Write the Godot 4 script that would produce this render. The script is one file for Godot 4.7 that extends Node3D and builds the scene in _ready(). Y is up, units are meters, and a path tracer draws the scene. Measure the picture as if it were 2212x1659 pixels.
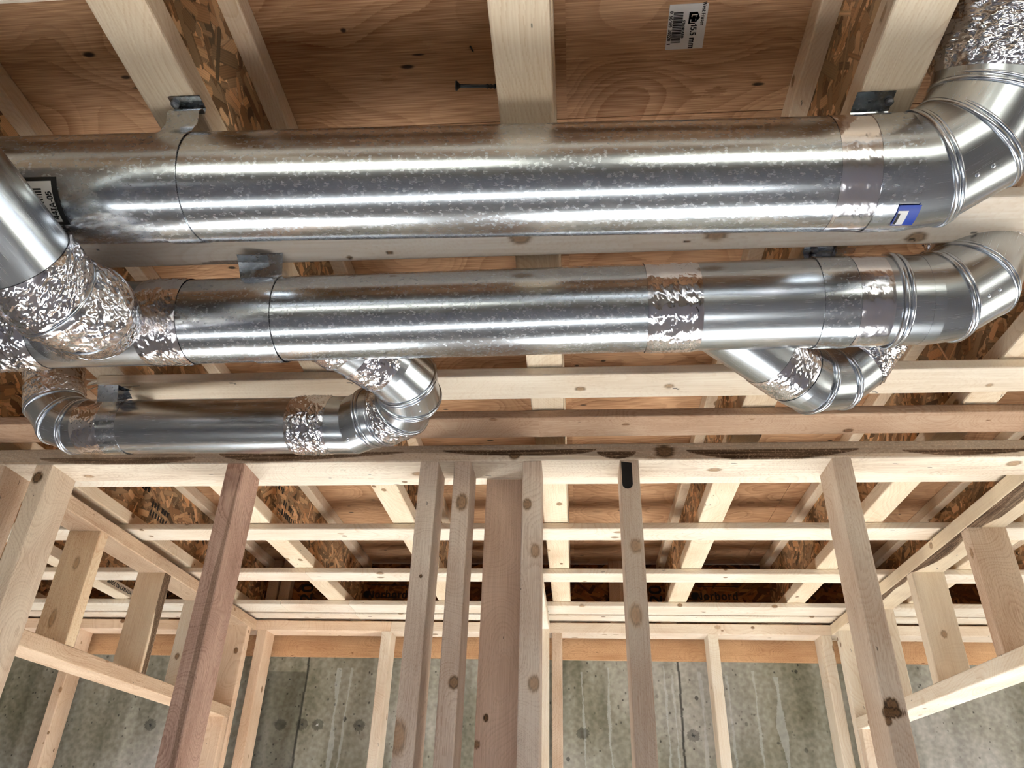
extends Node3D
# A basement under construction: galvanised ducts hung below I-joists, stud partitions and a concrete wall behind.
# Geometry is written relative to the camera's eye (y = 0 there); OFF lifts everything so that the floor is at y = 0.
const OFF := Vector3(0, 1.7, 0)
const FLOOR := -1.7
const JB := 0.725      # underside of joists
const PLY := 0.966     # underside of subfloor
const PB := 0.66       # underside of wall plates

var M := {}
var used := {}

# ------------------------------------------------------------------ naming
func tag(o, label: String, category: String, group := "", kind := "") -> Node3D:
	if label: o.set_meta("label", label)
	if category: o.set_meta("category", category)
	if group: o.set_meta("group", group)
	if kind: o.set_meta("kind", kind)
	return o

func numbered(n: String) -> String:
	if not used.has(n):
		used[n] = 0
		return n
	used[n] += 1
	return "%s_%03d" % [n, used[n]]

func put(o: Node3D, called: String, parent: Node, at := Vector3.ZERO) -> Node3D:
	if parent == null:
		o.name = numbered(called)
		add_child(o, true)
		o.position = at + OFF
	else:
		o.name = called
		parent.add_child(o, true)
		o.position = at
	return o

func thing(called: String, label: String, category: String, at := Vector3.ZERO, group := "") -> Node3D:
	var o := Node3D.new()
	put(o, called, null, at)
	return tag(o, label, category, group)

func mesh(called: String, m: Mesh, mat: Material, parent: Node = null, at := Vector3.ZERO) -> MeshInstance3D:
	var o := MeshInstance3D.new()
	o.mesh = m
	o.material_override = mat
	put(o, called, parent, at)
	return o

# ------------------------------------------------------------------ mesh helpers
func quad(st: SurfaceTool, p: Array, n: Array, uv: Array) -> void:
	# p in counter-clockwise order seen from outside
	for k in [0, 2, 1, 0, 3, 2]:
		st.set_normal(n[k])
		st.set_uv(uv[k])
		st.add_vertex(p[k])

# a piece of lumber from a to b; W is the direction of its wide side w, the thin side t is across
func add_board(st: SurfaceTool, a: Vector3, b: Vector3, W: Vector3, w: float, t: float, uo := Vector2.ZERO, ch := 0.003) -> void:
	var L := (b - a).normalized()
	W = (W - L * W.dot(L)).normalized()
	var T := W.cross(L).normalized()   # A face: normal -T
	var hw := w / 2
	var ht := t / 2
	var c := minf(ch, minf(hw, ht) * 0.6)
	var k := c * 0.293
	# outline walked: A (-T) from -W to +W, B (+W), C (+T), D (-W); three-point rounded corners
	var out: Array = []
	for q in [[1, -1, 1], [1, 1, 0], [-1, 1, 1], [-1, -1, 0]]:
		var p := Vector2(q[0] * hw, q[1] * ht)
		var p1: Vector2
		var p2: Vector2
		if q[2]:
			p1 = p - Vector2(q[0] * c, 0); p2 = p - Vector2(0, q[1] * c)
		else:
			p1 = p - Vector2(0, q[1] * c); p2 = p - Vector2(q[0] * c, 0)
		var pm := p - Vector2(q[0], q[1]) * k
		out.append(p1); out.append(pm); out.append(p2)
	var len := (b - a).length()
	var s := 0.0
	var n := out.size()
	# start with the A face: from last point of corner D to first of corner A
	var prev: Vector2 = out[n - 1]
	for i in n:
		var cur: Vector2 = out[i]
		var d := cur - prev
		var nn2 := Vector2(d.y, -d.x).normalized()
		var N := W * nn2.x + T * nn2.y
		var P0 := W * prev.x + T * prev.y
		var P1 := W * cur.x + T * cur.y
		var s2 := s + d.length()
		quad(st, [a + P0, a + P1, b + P1, b + P0] if L.dot(W.cross(T)) > 0 else [a + P1, a + P0, b + P0, b + P1],
			[N, N, N, N],
			[uo + Vector2(0, s), uo + Vector2(0, s2), uo + Vector2(len, s2), uo + Vector2(len, s)] if L.dot(W.cross(T)) > 0 else [uo + Vector2(0, s2), uo + Vector2(0, s), uo + Vector2(len, s), uo + Vector2(len, s2)])
		s = s2
		prev = cur
	var flip := L.dot(W.cross(T)) > 0
	for e in 2:
		var o := a if e == 0 else b
		var N := -L if e == 0 else L
		for i in range(1, n - 1):
			var q0: Vector2 = out[0]
			var q1: Vector2 = out[i]
			var q2: Vector2 = out[i + 1]
			var tri := [q0, q1, q2]
			if (e == 1) == flip: tri = [q0, q2, q1]
			for q in tri:
				st.set_normal(N)
				st.set_uv(uo + Vector2(q.x * 0.15, q.y + 0.02))
				st.add_vertex(o + W * q.x + T * q.y)

func board(called: String, a: Vector3, b: Vector3, W: Vector3, w: float, t: float, mat: Material, uo := Vector2.ZERO, parent: Node = null, ch := 0.003) -> MeshInstance3D:
	var st := SurfaceTool.new()
	st.begin(Mesh.PRIMITIVE_TRIANGLES)
	add_board(st, Vector3.ZERO, b - a, W, w, t, uo, ch)
	return mesh(called, st.commit(), mat, parent, a)

func box_uv(st: SurfaceTool, lo: Vector3, hi: Vector3) -> void:
	var v := [Vector3(lo.x, lo.y, lo.z), Vector3(hi.x, lo.y, lo.z), Vector3(hi.x, hi.y, lo.z), Vector3(lo.x, hi.y, lo.z), Vector3(lo.x, lo.y, hi.z), Vector3(hi.x, lo.y, hi.z), Vector3(hi.x, hi.y, hi.z), Vector3(lo.x, hi.y, hi.z)]
	for f in [[4, 5, 6, 7, Vector3(0, 0, 1)], [1, 0, 3, 2, Vector3(0, 0, -1)], [5, 1, 2, 6, Vector3(1, 0, 0)], [0, 4, 7, 3, Vector3(-1, 0, 0)], [7, 6, 2, 3, Vector3(0, 1, 0)], [0, 1, 5, 4, Vector3(0, -1, 0)]]:
		var N: Vector3 = f[4]
		var uv := []
		for k in 4:
			var p: Vector3 = v[f[k]]
			uv.append(Vector2(p.x, p.z) if N.y != 0 else Vector2(p.z, -p.y) if N.x != 0 else Vector2(p.x, -p.y))
		quad(st, [v[f[0]], v[f[1]], v[f[2]], v[f[3]]], [N, N, N, N], uv)

func box(called: String, lo: Vector3, hi: Vector3, mat: Material, parent: Node = null) -> MeshInstance3D:
	var st := SurfaceTool.new()
	st.begin(Mesh.PRIMITIVE_TRIANGLES)
	box_uv(st, lo, hi)
	return mesh(called, st.commit(), mat, parent)

# frame perpendicular to d, first axis pointing as far up as it can (the UV seam lies there)
func frame(d: Vector3) -> Array:
	var up := Vector3.UP if absf(d.y) < 0.9 else Vector3(1, 0, 0)
	var e := (up - d * up.dot(d)).normalized()
	return [e, d.cross(e).normalized()]

# a tube piece between two cut planes; disp is called for the outward shift
func add_tube(st: SurfaceTool, c0: Vector3, n0: Vector3, c1: Vector3, n1: Vector3, r: float, nu: int, nv: int, disp = null, u0 := 0.0, r1 := -1.0, smooth := true) -> void:
	var d := (c1 - c0).normalized()
	var fr := frame(d)
	var grid := []
	var nor := []
	if r1 < 0: r1 = r
	for i in nu + 1:
		var f := float(i) / nu
		var row := []
		var nrow := []
		for j in nv + 1:
			var a := TAU * j / nv
			var e: Vector3 = fr[0] * cos(a) + fr[1] * sin(a)
			var q0 := c0 + e * r
			q0 -= d * ((q0 - c0).dot(n0) / d.dot(n0))
			var q1 := c1 + e * r1
			q1 -= d * ((q1 - c1).dot(n1) / d.dot(n1))
			var p := q0.lerp(q1, f)
			if disp != null:
				p += e * float(disp.call(c0.lerp(c1, f) + e * r, f, a))
			row.append(p)
			nrow.append(e)
		grid.append(row)
		nor.append(nrow)
	if disp != null:
		for i in nu + 1:
			for j in nv + 1:
				var ja: int = j - 1 if j > 0 else nv - 1
				var jb: int = j + 1 if j < nv else 1
				var ia: int = maxi(i - 1, 0)
				var ib: int = mini(i + 1, nu)
				var N: Vector3 = (grid[i][jb] - grid[i][ja]).cross(grid[ib][j] - grid[ia][j])
				if N.dot(nor[i][j]) < 0: N = -N
				nor[i][j] = N.normalized()
	var len := (c1 - c0).length()
	for i in nu:
		for j in nv:
			var u := u0 + len * i / nu
			var u2 := u0 + len * (i + 1) / nu
			var v := TAU * r * j / nv
			var v2 := TAU * r * (j + 1) / nv
			# counter-clockwise from outside
			quad(st, [grid[i][j], grid[i][j + 1], grid[i + 1][j + 1], grid[i + 1][j]],
				[nor[i][j], nor[i][j + 1], nor[i + 1][j + 1], nor[i + 1][j]],
				[Vector2(u, v), Vector2(u, v2), Vector2(u2, v2), Vector2(u2, v)])

func tube(called: String, c0: Vector3, c1: Vector3, r: float, mat: Material, parent: Node, n0 := Vector3.ZERO, n1 := Vector3.ZERO, r1 := -1.0, nv := 72) -> MeshInstance3D:
	var d := (c1 - c0).normalized()
	var st := SurfaceTool.new()
	st.begin(Mesh.PRIMITIVE_TRIANGLES)
	add_tube(st, c0, n0 if n0 != Vector3.ZERO else d, c1, n1 if n1 != Vector3.ZERO else d, r, 1, nv, null, randf() * 0.3, r1)
	return mesh(called, st.commit(), mat, parent)

# ring bead round a duct: torus with centre c, axis n
func add_bead(st: SurfaceTool, c: Vector3, n: Vector3, R: float, rb: float) -> void:
	n = n.normalized()
	var fr := frame(n)
	var NA := 72
	var NB := 10
	for i in NA:
		for j in NB:
			var p := []
			var nn := []
			for q in [[i, j], [i, j + 1], [i + 1, j + 1], [i + 1, j]]:
				var a: float = TAU * q[0] / NA
				var b: float = TAU * q[1] / NB
				var e: Vector3 = fr[0] * cos(a) + fr[1] * sin(a)
				var N: Vector3 = e * cos(b) + n * sin(b)
				p.append(c + e * R + N * rb)
				nn.append(N)
			quad(st, [p[3], p[2], p[1], p[0]], [nn[3], nn[2], nn[1], nn[0]], [Vector2(i, j) * 0.01, Vector2(i, j + 1) * 0.01, Vector2(i + 1, j + 1) * 0.01, Vector2(i + 1, j) * 0.01])

func bead(c: Vector3, n: Vector3, R: float, parent: Node, rb := 0.0032, twin := true) -> void:
	var st := SurfaceTool.new()
	st.begin(Mesh.PRIMITIVE_TRIANGLES)
	add_bead(st, c, n, R, rb)
	if twin: add_bead(st, c + n.normalized() * rb * 2.1, n, R - 0.0008, rb * 0.8)
	mesh("bead", st.commit(), M.galv_bead, parent)

# crumple fields
var fn_a := FastNoiseLite.new()
var fn_b := FastNoiseLite.new()
var fn_c := FastNoiseLite.new()
func crumple(amp: float) -> Callable:
	return func(p: Vector3, f: float, _a: float) -> float:
		var x := absf(fn_a.get_noise_3dv(p * 100.0))
		var y := absf(fn_b.get_noise_3dv(p * 100.0))
		var z := fn_c.get_noise_3dv(p * 100.0)
		var edge := clampf(minf(f, 1.0 - f) * 9.0, 0.0, 1.0)
		return amp * edge * (0.45 + 0.5 * z + 0.85 * pow(maxf(0.0, 1.0 - x * 2.3), 2.0) + 0.42 * pow(maxf(0.0, 1.0 - y * 2.6), 2.0))

# a sleeve of foil tape along a straight piece of duct
func tape(c0: Vector3, c1: Vector3, r: float, parent: Node, amp := 0.0014, mat: Material = null, n0 := Vector3.ZERO, n1 := Vector3.ZERO, r1 := -1.0, called := "foil_tape") -> MeshInstance3D:
	var d := (c1 - c0).normalized()
	var st := SurfaceTool.new()
	st.begin(Mesh.PRIMITIVE_TRIANGLES)
	var nu := clampi(int((c1 - c0).length() / 0.0016), 6, 90)
	add_tube(st, c0, n0 if n0 != Vector3.ZERO else d, c1, n1 if n1 != Vector3.ZERO else d, r + 0.0004, nu, 150, crumple(amp), randf(), r1)
	return mesh(called, st.commit(), mat if mat else M.foil, parent)

# mitred tube through several points; each piece is a gore
func cut(P: Array, i: int) -> Vector3:
	if i == 0: return (P[1] - P[0]).normalized()
	if i == P.size() - 1: return (P[i] - P[i - 1]).normalized()
	return ((P[i] - P[i - 1]).normalized() + (P[i + 1] - P[i]).normalized()).normalized()

# arc of an elbow: start, heading, side it turns to, radius, angles in degrees
func arc(A: Vector3, u: Vector3, w: Vector3, rc: float, angles: Array) -> Array:
	u = u.normalized()
	w = (w - u * w.dot(u)).normalized()
	var P := []
	for th in angles:
		var t := deg_to_rad(th)
		P.append(A + u * rc * sin(t) + w * rc * (1 - cos(t)))
	return P

# the corner points of a gored elbow whose seams are at the given angles
func gores(A: Vector3, u: Vector3, w: Vector3, rc: float, seams: Array, total: float) -> Array:
	u = u.normalized()
	w = (w - u * w.dot(u)).normalized()
	var P := [A - u * 0.012, A]
	for s in seams:
		P.append(arc(A, u, w, rc, [s])[0])
	P.append(arc(A, u, w, rc, [total])[0])
	return P

func strip(called: String, poly: Array, wdir: Vector3, w: float, th: float, mat: Material, parent: Node) -> MeshInstance3D:
	# sheet-metal band: a polyline extruded along wdir, with thickness
	var st := SurfaceTool.new()
	st.begin(Mesh.PRIMITIVE_TRIANGLES)
	var n := poly.size()
	var inn := []
	var nrm := []
	for i in n:
		var d := Vector3.ZERO
		if i > 0: d += (poly[i] - poly[i - 1]).normalized()
		if i < n - 1: d += (poly[i + 1] - poly[i]).normalized()
		var N := d.normalized().cross(wdir).normalized()
		nrm.append(N)
		inn.append(poly[i] - N * th)
	var hw := wdir.normalized() * w / 2
	var s := 0.0
	for i in n - 1:
		var a: Vector3 = poly[i]
		var b: Vector3 = poly[i + 1]
		var l := (b - a).length()
		var fN := (b - a).cross(wdir).normalized()
		var na: Vector3 = nrm[i]
		var nb: Vector3 = nrm[i + 1]
		if na.dot(fN) < 0.9: na = fN
		if nb.dot(fN) < 0.9: nb = fN
		var uv := [Vector2(0, s), Vector2(w, s), Vector2(w, s + l), Vector2(0, s + l)]
		quad(st, [a - hw, a + hw, b + hw, b - hw] if (2.0 * hw).cross(b - a).dot(na) > 0 else [a + hw, a - hw, b - hw, b + hw], [na, na, nb, nb], uv)
		var ia: Vector3 = inn[i]
		var ib: Vector3 = inn[i + 1]
		quad(st, [ia + hw, ia - hw, ib - hw, ib + hw] if (2.0 * hw).cross(b - a).dot(na) > 0 else [ia - hw, ia + hw, ib + hw, ib - hw], [-na, -na, -nb, -nb], uv)
		for e in [-1.0, 1.0]:
			var h: Vector3 = hw * e
			var N2: Vector3 = wdir.normalized() * e
			quad(st, [a + h, b + h, ib + h, ia + h] if (b - a).cross(ib - b).dot(N2) > 0 else [ia + h, ib + h, b + h, a + h], [N2, N2, N2, N2], uv)
		s += l
	return mesh(called, st.commit(), mat, parent)

func lathe(called: String, prof: Array, at: Vector3, axis: Vector3, mat: Material, parent: Node, nv := 20) -> MeshInstance3D:
	# prof: Vector2(distance along axis, radius)
	var st := SurfaceTool.new()
	st.begin(Mesh.PRIMITIVE_TRIANGLES)
	var fr := frame(axis.normalized())
	for i in prof.size() - 1:
		var p: Vector2 = prof[i]
		var q: Vector2 = prof[i + 1]
		var sl := Vector2(q.y - p.y, q.x - p.x).normalized()
		for j in nv:
			var e0: Vector3 = fr[0] * cos(TAU * j / nv) + fr[1] * sin(TAU * j / nv)
			var e1: Vector3 = fr[0] * cos(TAU * (j + 1) / nv) + fr[1] * sin(TAU * (j + 1) / nv)
			var N0 := (e0 * sl.y - axis.normalized() * sl.x).normalized()
			var N1 := (e1 * sl.y - axis.normalized() * sl.x).normalized()
			var ax := axis.normalized()
			quad(st, [ax * p.x + e0 * p.y, ax * p.x + e1 * p.y, ax * q.x + e1 * q.y, ax * q.x + e0 * q.y], [N0, N1, N1, N0], [Vector2(0, 0), Vector2(0.01, 0), Vector2(0.01, 0.01), Vector2(0, 0.01)])
	return mesh(called, st.commit(), mat, parent, at)

func lettering(text: String, size: float, at: Vector3, X: Vector3, Y: Vector3, mat: Material, parent: Node, called := "lettering", width := 1.0) -> MeshInstance3D:
	var tm := TextMesh.new()
	var f := SystemFont.new()
	f.font_names = PackedStringArray(["Droid Sans"])
	f.font_weight = 700
	tm.font = f
	tm.text = text
	tm.font_size = 32
	tm.pixel_size = size / 23.0
	tm.depth = 0.0004
	tm.curve_step = 2.0
	var o := mesh(called, tm, mat, parent)
	o.transform = Transform3D(Basis(X.normalized() * width, Y.normalized(), X.cross(Y).normalized()), at)
	return o

# ------------------------------------------------------------------ textures
func noise_bytes(sd: int, freq: float, w: int, h: int, W: int, H: int, oct := 3, cellular := false) -> PackedByteArray:
	var n := FastNoiseLite.new()
	n.seed = sd
	n.frequency = freq
	n.fractal_octaves = oct
	n.noise_type = FastNoiseLite.TYPE_CELLULAR if cellular else FastNoiseLite.TYPE_SIMPLEX_SMOOTH
	if cellular:
		n.cellular_return_type = FastNoiseLite.RETURN_CELL_VALUE
		n.domain_warp_enabled = true
		n.domain_warp_amplitude = 14.0
		n.domain_warp_frequency = 0.06
		n.fractal_type = FastNoiseLite.FRACTAL_NONE
	var im := n.get_image(w, h)
	if w != W or h != H:
		im.resize(W, H, Image.INTERPOLATE_CUBIC)
	im.convert(Image.FORMAT_L8)
	return im.get_data()

func tex_from(b: PackedByteArray, W: int, H: int) -> ImageTexture:
	return ImageTexture.create_from_image(Image.create_from_data(W, H, false, Image.FORMAT_RGB8, b))

# lumber: W x H pixels over lm x hm metres. knots: [u, v, half length, half height, darkness]; wanes: [u0, u1, v0, v1, strength]
func lumber_tex(sd: int, W: int, H: int, lm: float, hm: float, light: Color, dark: Color, knots: Array, wanes: Array = [], rings := 170.0, wander := 60.0, con := 0.55, nails := 26) -> ImageTexture:
	var rng := RandomNumberGenerator.new()
	rng.seed = sd
	var lut := PackedFloat32Array()
	lut.resize(4096)
	var x := 0
	while x < 4096:
		var g := rng.randi_range(6, 22)
		var str := rng.randf_range(0.35, 1.0)
		for k in g:
			if x + k < 4096: lut[x + k] = pow(float(k) / g, 2.6) * str
		x += g
	var A := noise_bytes(sd, 0.035, 128, 24, W, H, 2)
	var F := noise_bytes(sd + 1, 0.5, maxi(W / 40, 16), H, W, H, 2)
	var B := noise_bytes(sd + 2, 0.06, 128, 32, W, H, 3)
	var kv := rings * 10.0 * hm / H
	var T := PackedFloat32Array()
	T.resize(W * H)
	var i := 0
	for y in H:
		var t0 := 700.0 + y * kv
		for xx in W:
			T[i] = t0 + A[i] * wander * 0.02 * 1.6
			i += 1
	var pu := W / lm
	var pv := H / hm
	for k in knots:
		var cx: float = k[0] * pu
		var cy: float = k[1] * pv
		var rx: float = k[2] * pu
		var ry: float = k[3] * pv
		for yy in range(maxi(0, int(cy - ry * 5)), mini(H, int(cy + ry * 5) + 1)):
			for xx in range(maxi(0, int(cx - rx * 6)), mini(W, int(cx + rx * 6) + 1)):
				var dx := (xx - cx) / rx
				var dy := (yy - cy) / ry
				T[yy * W + xx] -= (yy - cy) * kv * 0.85 * exp(-(dx * dx * 0.12 + dy * dy * 0.16))
	var out := PackedByteArray()
	out.resize(W * H * 3)
	var lr := light.r * 255; var lg := light.g * 255; var lb := light.b * 255
	var dr := (dark.r - light.r) * 255; var dg := (dark.g - light.g) * 255; var db := (dark.b - light.b) * 255
	i = 0
	var o := 0
	for p in W * H:
		var v := lut[int(T[i]) & 4095] * con + (F[i] - 128) * 0.0021 + (B[i] - 128) * 0.0026
		v = clampf(v, -0.25, 1.2)
		out[o] = clampi(int(lr + dr * v), 0, 255)
		out[o + 1] = clampi(int(lg + dg * v), 0, 255)
		out[o + 2] = clampi(int(lb + db * v), 0, 255)
		i += 1
		o += 3
	for k in knots:
		var cx: float = k[0] * pu
		var cy: float = k[1] * pv
		var rx: float = k[2] * pu
		var ry: float = k[3] * pv
		for yy in range(maxi(0, int(cy - ry * 1.7)), mini(H, int(cy + ry * 1.7) + 1)):
			for xx in range(maxi(0, int(cx - rx * 1.9)), mini(W, int(cx + rx * 1.9) + 1)):
				var dx := (xx - cx) / rx
				var dy := (yy - cy) / ry
				var d := sqrt(dx * dx + dy * dy) + (F[yy * W + xx] - 128) * 0.0025
				var m := (1.0 - smoothstep(0.85, 1.5, d)) * lerpf(0.38, 0.92, float(k[4]))
				if m > 0.0:
					var ring := 0.5 + 0.5 * sin(d * 13.0)
					var core: float = lerpf(0.62, 0.36, float(k[4])) + 0.12 * ring - 0.24 * smoothstep(0.75, 0.98, d) * (1.0 - smoothstep(0.98, 1.15, d))
					o = (yy * W + xx) * 3
					out[o] = clampi(int(lerpf(out[o], 255 * core * 0.92, m)), 0, 255)
					out[o + 1] = clampi(int(lerpf(out[o + 1], 255 * core * 0.66, m)), 0, 255)
					out[o + 2] = clampi(int(lerpf(out[o + 2], 255 * core * 0.43, m)), 0, 255)
	for k in wanes:
		var ya := int(k[2] * pv)
		var yb := int(k[3] * pv)
		var xa := int(k[0] * pu)
		var xb := int(k[1] * pu)
		for xx in range(maxi(0, xa), mini(W, xb)):
			var f := float(xx - xa) / maxi(1, xb - xa)
			var hgt := pow(sin(PI * f), 0.55) * (0.75 + (A[xx] - 128) * 0.004)
			for yy in range(maxi(0, ya), mini(H, yb)):
				var g := float(yy - ya) / maxi(1, yb - ya)
				if k.size() > 5 and k[5] < 0: g = 1.0 - g
				if g < hgt:
					o = (yy * W + xx) * 3
					var n := (F[yy * W + xx] - 110) * 0.5 + (55.0 if rng.randf() < 0.13 else 0.0)
					var e: float = k[4] * (1.0 - smoothstep(hgt - 0.08, hgt, g))
					out[o] = clampi(int(lerpf(out[o], 78 + n, e)), 0, 255)
					out[o + 1] = clampi(int(lerpf(out[o + 1], 58 + n * 0.9, e)), 0, 255)
					out[o + 2] = clampi(int(lerpf(out[o + 2], 42 + n * 0.8, e)), 0, 255)
	for k in nails:
		var cx := rng.randi_range(2, W - 12)
		var cy := rng.randi_range(2, H - 4)
		var l := rng.randi_range(2, 7)
		for q in l:
			o = ((cy + q / 4) * W + cx + q) * 3
			for c in 3: out[o + c] = int(out[o + c] * 0.45)
	return tex_from(out, W, H)

func osb_tex(sd: int, W: int, H: int, px_per_m: float, n: int) -> ImageTexture:
	var rng := RandomNumberGenerator.new()
	rng.seed = sd
	var out := PackedByteArray()
	out.resize(W * H * 3)
	for i in W * H:
		out[i * 3] = 150; out[i * 3 + 1] = 108; out[i * 3 + 2] = 72
	for k in n:
		var cx := rng.randf() * W
		var cy := rng.randf() * H
		var a := rng.randfn(0.0, 0.62)
		var hl := rng.randf_range(0.012, 0.045) * px_per_m
		var hw := rng.randf_range(0.003, 0.011) * px_per_m
		var b := rng.randf_range(0.62, 1.12)
		var warm := rng.randf()
		var dk := rng.randf() < 0.16
		if dk: b *= 0.7
		var R := b * lerpf(226, 200, warm)
		var G := b * lerpf(188, 150, warm)
		var B := b * lerpf(144, 106, warm)
		var ca := cos(a)
		var sa := sin(a)
		var ext := int(hl * absf(ca) + hw * absf(sa)) + 1
		var eyt := int(hl * absf(sa) + hw * absf(ca)) + 1
		var ph := rng.randf() * 10
		for yy in range(-eyt, eyt + 1):
			for xx in range(-ext, ext + 1):
				var u := xx * ca + yy * sa
				var v := -xx * sa + yy * ca
				if absf(u) < hl - absf(v) * 0.5 and absf(v) < hw:
					var X := posmod(int(cx) + xx, W)
					var Y := posmod(int(cy) + yy, H)
					var s := 1.0 + 0.06 * sin(v * 2.3 + ph)
					if absf(v) > hw - 1.0: s *= 0.82
					var o := (Y * W + X) * 3
					out[o] = clampi(int(R * s), 0, 255)
					out[o + 1] = clampi(int(G * s), 0, 255)
					out[o + 2] = clampi(int(B * s), 0, 255)
	return tex_from(out, W, H)

func concrete_tex(W: int, H: int) -> ImageTexture:
	# u: x from -2.4 to 1.6, v: height from 0.65 down to -0.35
	var rng := RandomNumberGenerator.new()
	rng.seed = 77
	var A := noise_bytes(5, 0.02, 256, 64, W, H, 4)
	var B := noise_bytes(6, 0.15, W / 2, H / 2, W, H, 3)
	var C := noise_bytes(7, 0.08, 512, 12, W, H, 3)
	var out := PackedByteArray()
	out.resize(W * H * 3)
	for i in W * H:
		var v := 148.0 + (A[i] - 128) * 0.30 + (B[i] - 128) * 0.16 + (C[i] - 128) * 0.16
		out[i * 3] = clampi(int(v + 3), 0, 255)
		out[i * 3 + 1] = clampi(int(v), 0, 255)
		out[i * 3 + 2] = clampi(int(v - 12 + (A[i] - 128) * 0.06), 0, 255)
	var pu := W / 4.0
	var pv := H / 1.0
	# pits and dark spots
	for k in 1500:
		var cx := rng.randi_range(3, W - 8)
		var cy := rng.randi_range(3, H - 8)
		var r := rng.randf_range(0.6, 1.8) if rng.randf() < 0.95 else rng.randf_range(1.8, 3.4)
		var dk := rng.randf_range(0.55, 0.9)
		for yy in range(-6, 7):
			for xx in range(-6, 7):
				if xx * xx + yy * yy * 0.6 < r * r and cx + xx >= 0 and cx + xx < W and cy + yy >= 0 and cy + yy < H:
					var o := ((cy + yy) * W + cx + xx) * 3
					for c in 3: out[o + c] = int(out[o + c] * dk)
	# pale lime runs
	for q in [[-0.92, 3.0], [-0.87, 1.2], [-0.60, 2.2], [0.02, 1.2], [0.12, 1.6], [0.33, 1.2], [0.36, 1.0], [0.56, 1.2], [0.66, 1.4], [0.74, 5.0], [-1.55, 3.0], [0.46, 2.0]]:
		var cx: float = (q[0] + 2.4) * pu
		var y0 := int((0.65 - 0.57 + rng.randf() * 0.04) * pv)
		for yy in range(y0, H):
			cx += rng.randfn(0.0, 0.25)
			var hw: float = q[1] * (0.8 + 0.5 * sin(yy * 0.05 + q[0] * 9.0)) * 1.3
			for xx in range(int(cx - hw), int(cx + hw) + 1):
				var o := (yy * W + posmod(xx, W)) * 3
				for c in 3: out[o + c] = clampi(int(lerpf(out[o + c], 205 + c * 4, 0.42)), 0, 255)
	# form joints: dark broken lines, and pour line with tie marks
	for q in [[-1.046, -0.95], [0.385, 0.41]]:
		for yy in range(int(0.06 * pv), H):
			var xc: float = (q[0] + 2.4) * pu - (yy * 0.004) + (A[yy * 3] - 128) * 0.02
			for xx in range(-2, 3):
				var o := (yy * W + int(xc) + xx) * 3
				for c in 3: out[o + c] = int(out[o + c] * (0.42 + 0.16 * absf(xx)))
	for q in [[-1.035, 0.342, 1], [-0.976, 0.343, 2], [-0.815, 0.342, 1], [0.42, 0.33, 1], [-1.12, 0.34, 0], [0.02, 0.33, 0], [-1.63, 0.33, 1]]:
		var cx := int((q[0] + 2.4) * pu)
		var cy := int((0.65 - q[1]) * pv)
		for yy in range(-14, 15):
			for xx in range(-16, 17):
				var d := sqrt(xx * xx + yy * yy * 1.3) + rng.randf() * 3.0
				if cy + yy < 0 or cy + yy >= H: continue
				var o := ((cy + yy) * W + posmod(cx + xx, W)) * 3
				if d < 4.0 and q[2] > 0:
					for c in 3: out[o + c] = 200 if q[2] == 2 else 60
				elif d < 13.0:
					for c in 3: out[o + c] = int(out[o + c] * 0.74)
	# damp dark patch low on the left bay
	for yy in range(int(0.12 * pv), H):
		for xx in range(int((-1.22 + 2.4) * pu), int((-1.05 + 2.4) * pu)):
			var o := (yy * W + xx) * 3
			var f := clampf((B[yy * W + xx] * 0.6 + A[yy * W + xx] * 1.4 - 236) * 0.012, 0.0, 1.0) * 0.3
			for c in 3: out[o + c] = int(out[o + c] * (0.80 - f))
	return tex_from(out, W, H)

func ply_tex(W: int, H: int) -> ImageTexture:
	var rng := RandomNumberGenerator.new()
	rng.seed = 31
	var A := noise_bytes(41, 0.022, 160, 96, W, H, 3)
	var F := noise_bytes(42, 0.5, W / 30, H, W, H, 2)
	var B := noise_bytes(43, 0.03, 128, 128, W, H, 3)
	var lut := PackedFloat32Array()
	lut.resize(4096)
	var x := 0
	while x < 4096:
		var g := rng.randi_range(14, 70)
		var s := rng.randf_range(0.25, 1.0)
		for k in g:
			if x + k < 4096: lut[x + k] = pow(float(k) / g, 1.8) * s
		x += g
	var out := PackedByteArray()
	out.resize(W * H * 3)
	var i := 0
	for y in H:
		for xx in W:
			var t := y * 0.75 + A[i] * 3.0
			var v := lut[int(t) & 4095] * 0.5 + (F[i] - 128) * 0.0048 + (B[i] - 128) * 0.003
			out[i * 3] = clampi(int(184 - 62 * v), 0, 255)
			out[i * 3 + 1] = clampi(int(142 - 62 * v), 0, 255)
			out[i * 3 + 2] = clampi(int(106 - 55 * v), 0, 255)
			i += 1
	for k in 110:
		var cx := rng.randi_range(10, W - 30)
		var cy := rng.randi_range(10, H - 10)
		var l := rng.randf_range(2.0, 6.0)
		var h := rng.randf_range(1.0, 3.0)
		for yy in range(-8, 9):
			for xx in range(-20, 21):
				var d := sqrt(pow(xx / (l * 1.2), 2) + pow(yy / h, 2))
				if d < 1.6 and cy + yy > 0 and cy + yy < H and cx + xx > 0 and cx + xx < W:
					var o := ((cy + yy) * W + cx + xx) * 3
					var m := 0.35 + 0.65 * smoothstep(0.7, 1.6, d)
					for c in 3: out[o + c] = int(out[o + c] * m)
	return tex_from(out, W, H)

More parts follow.
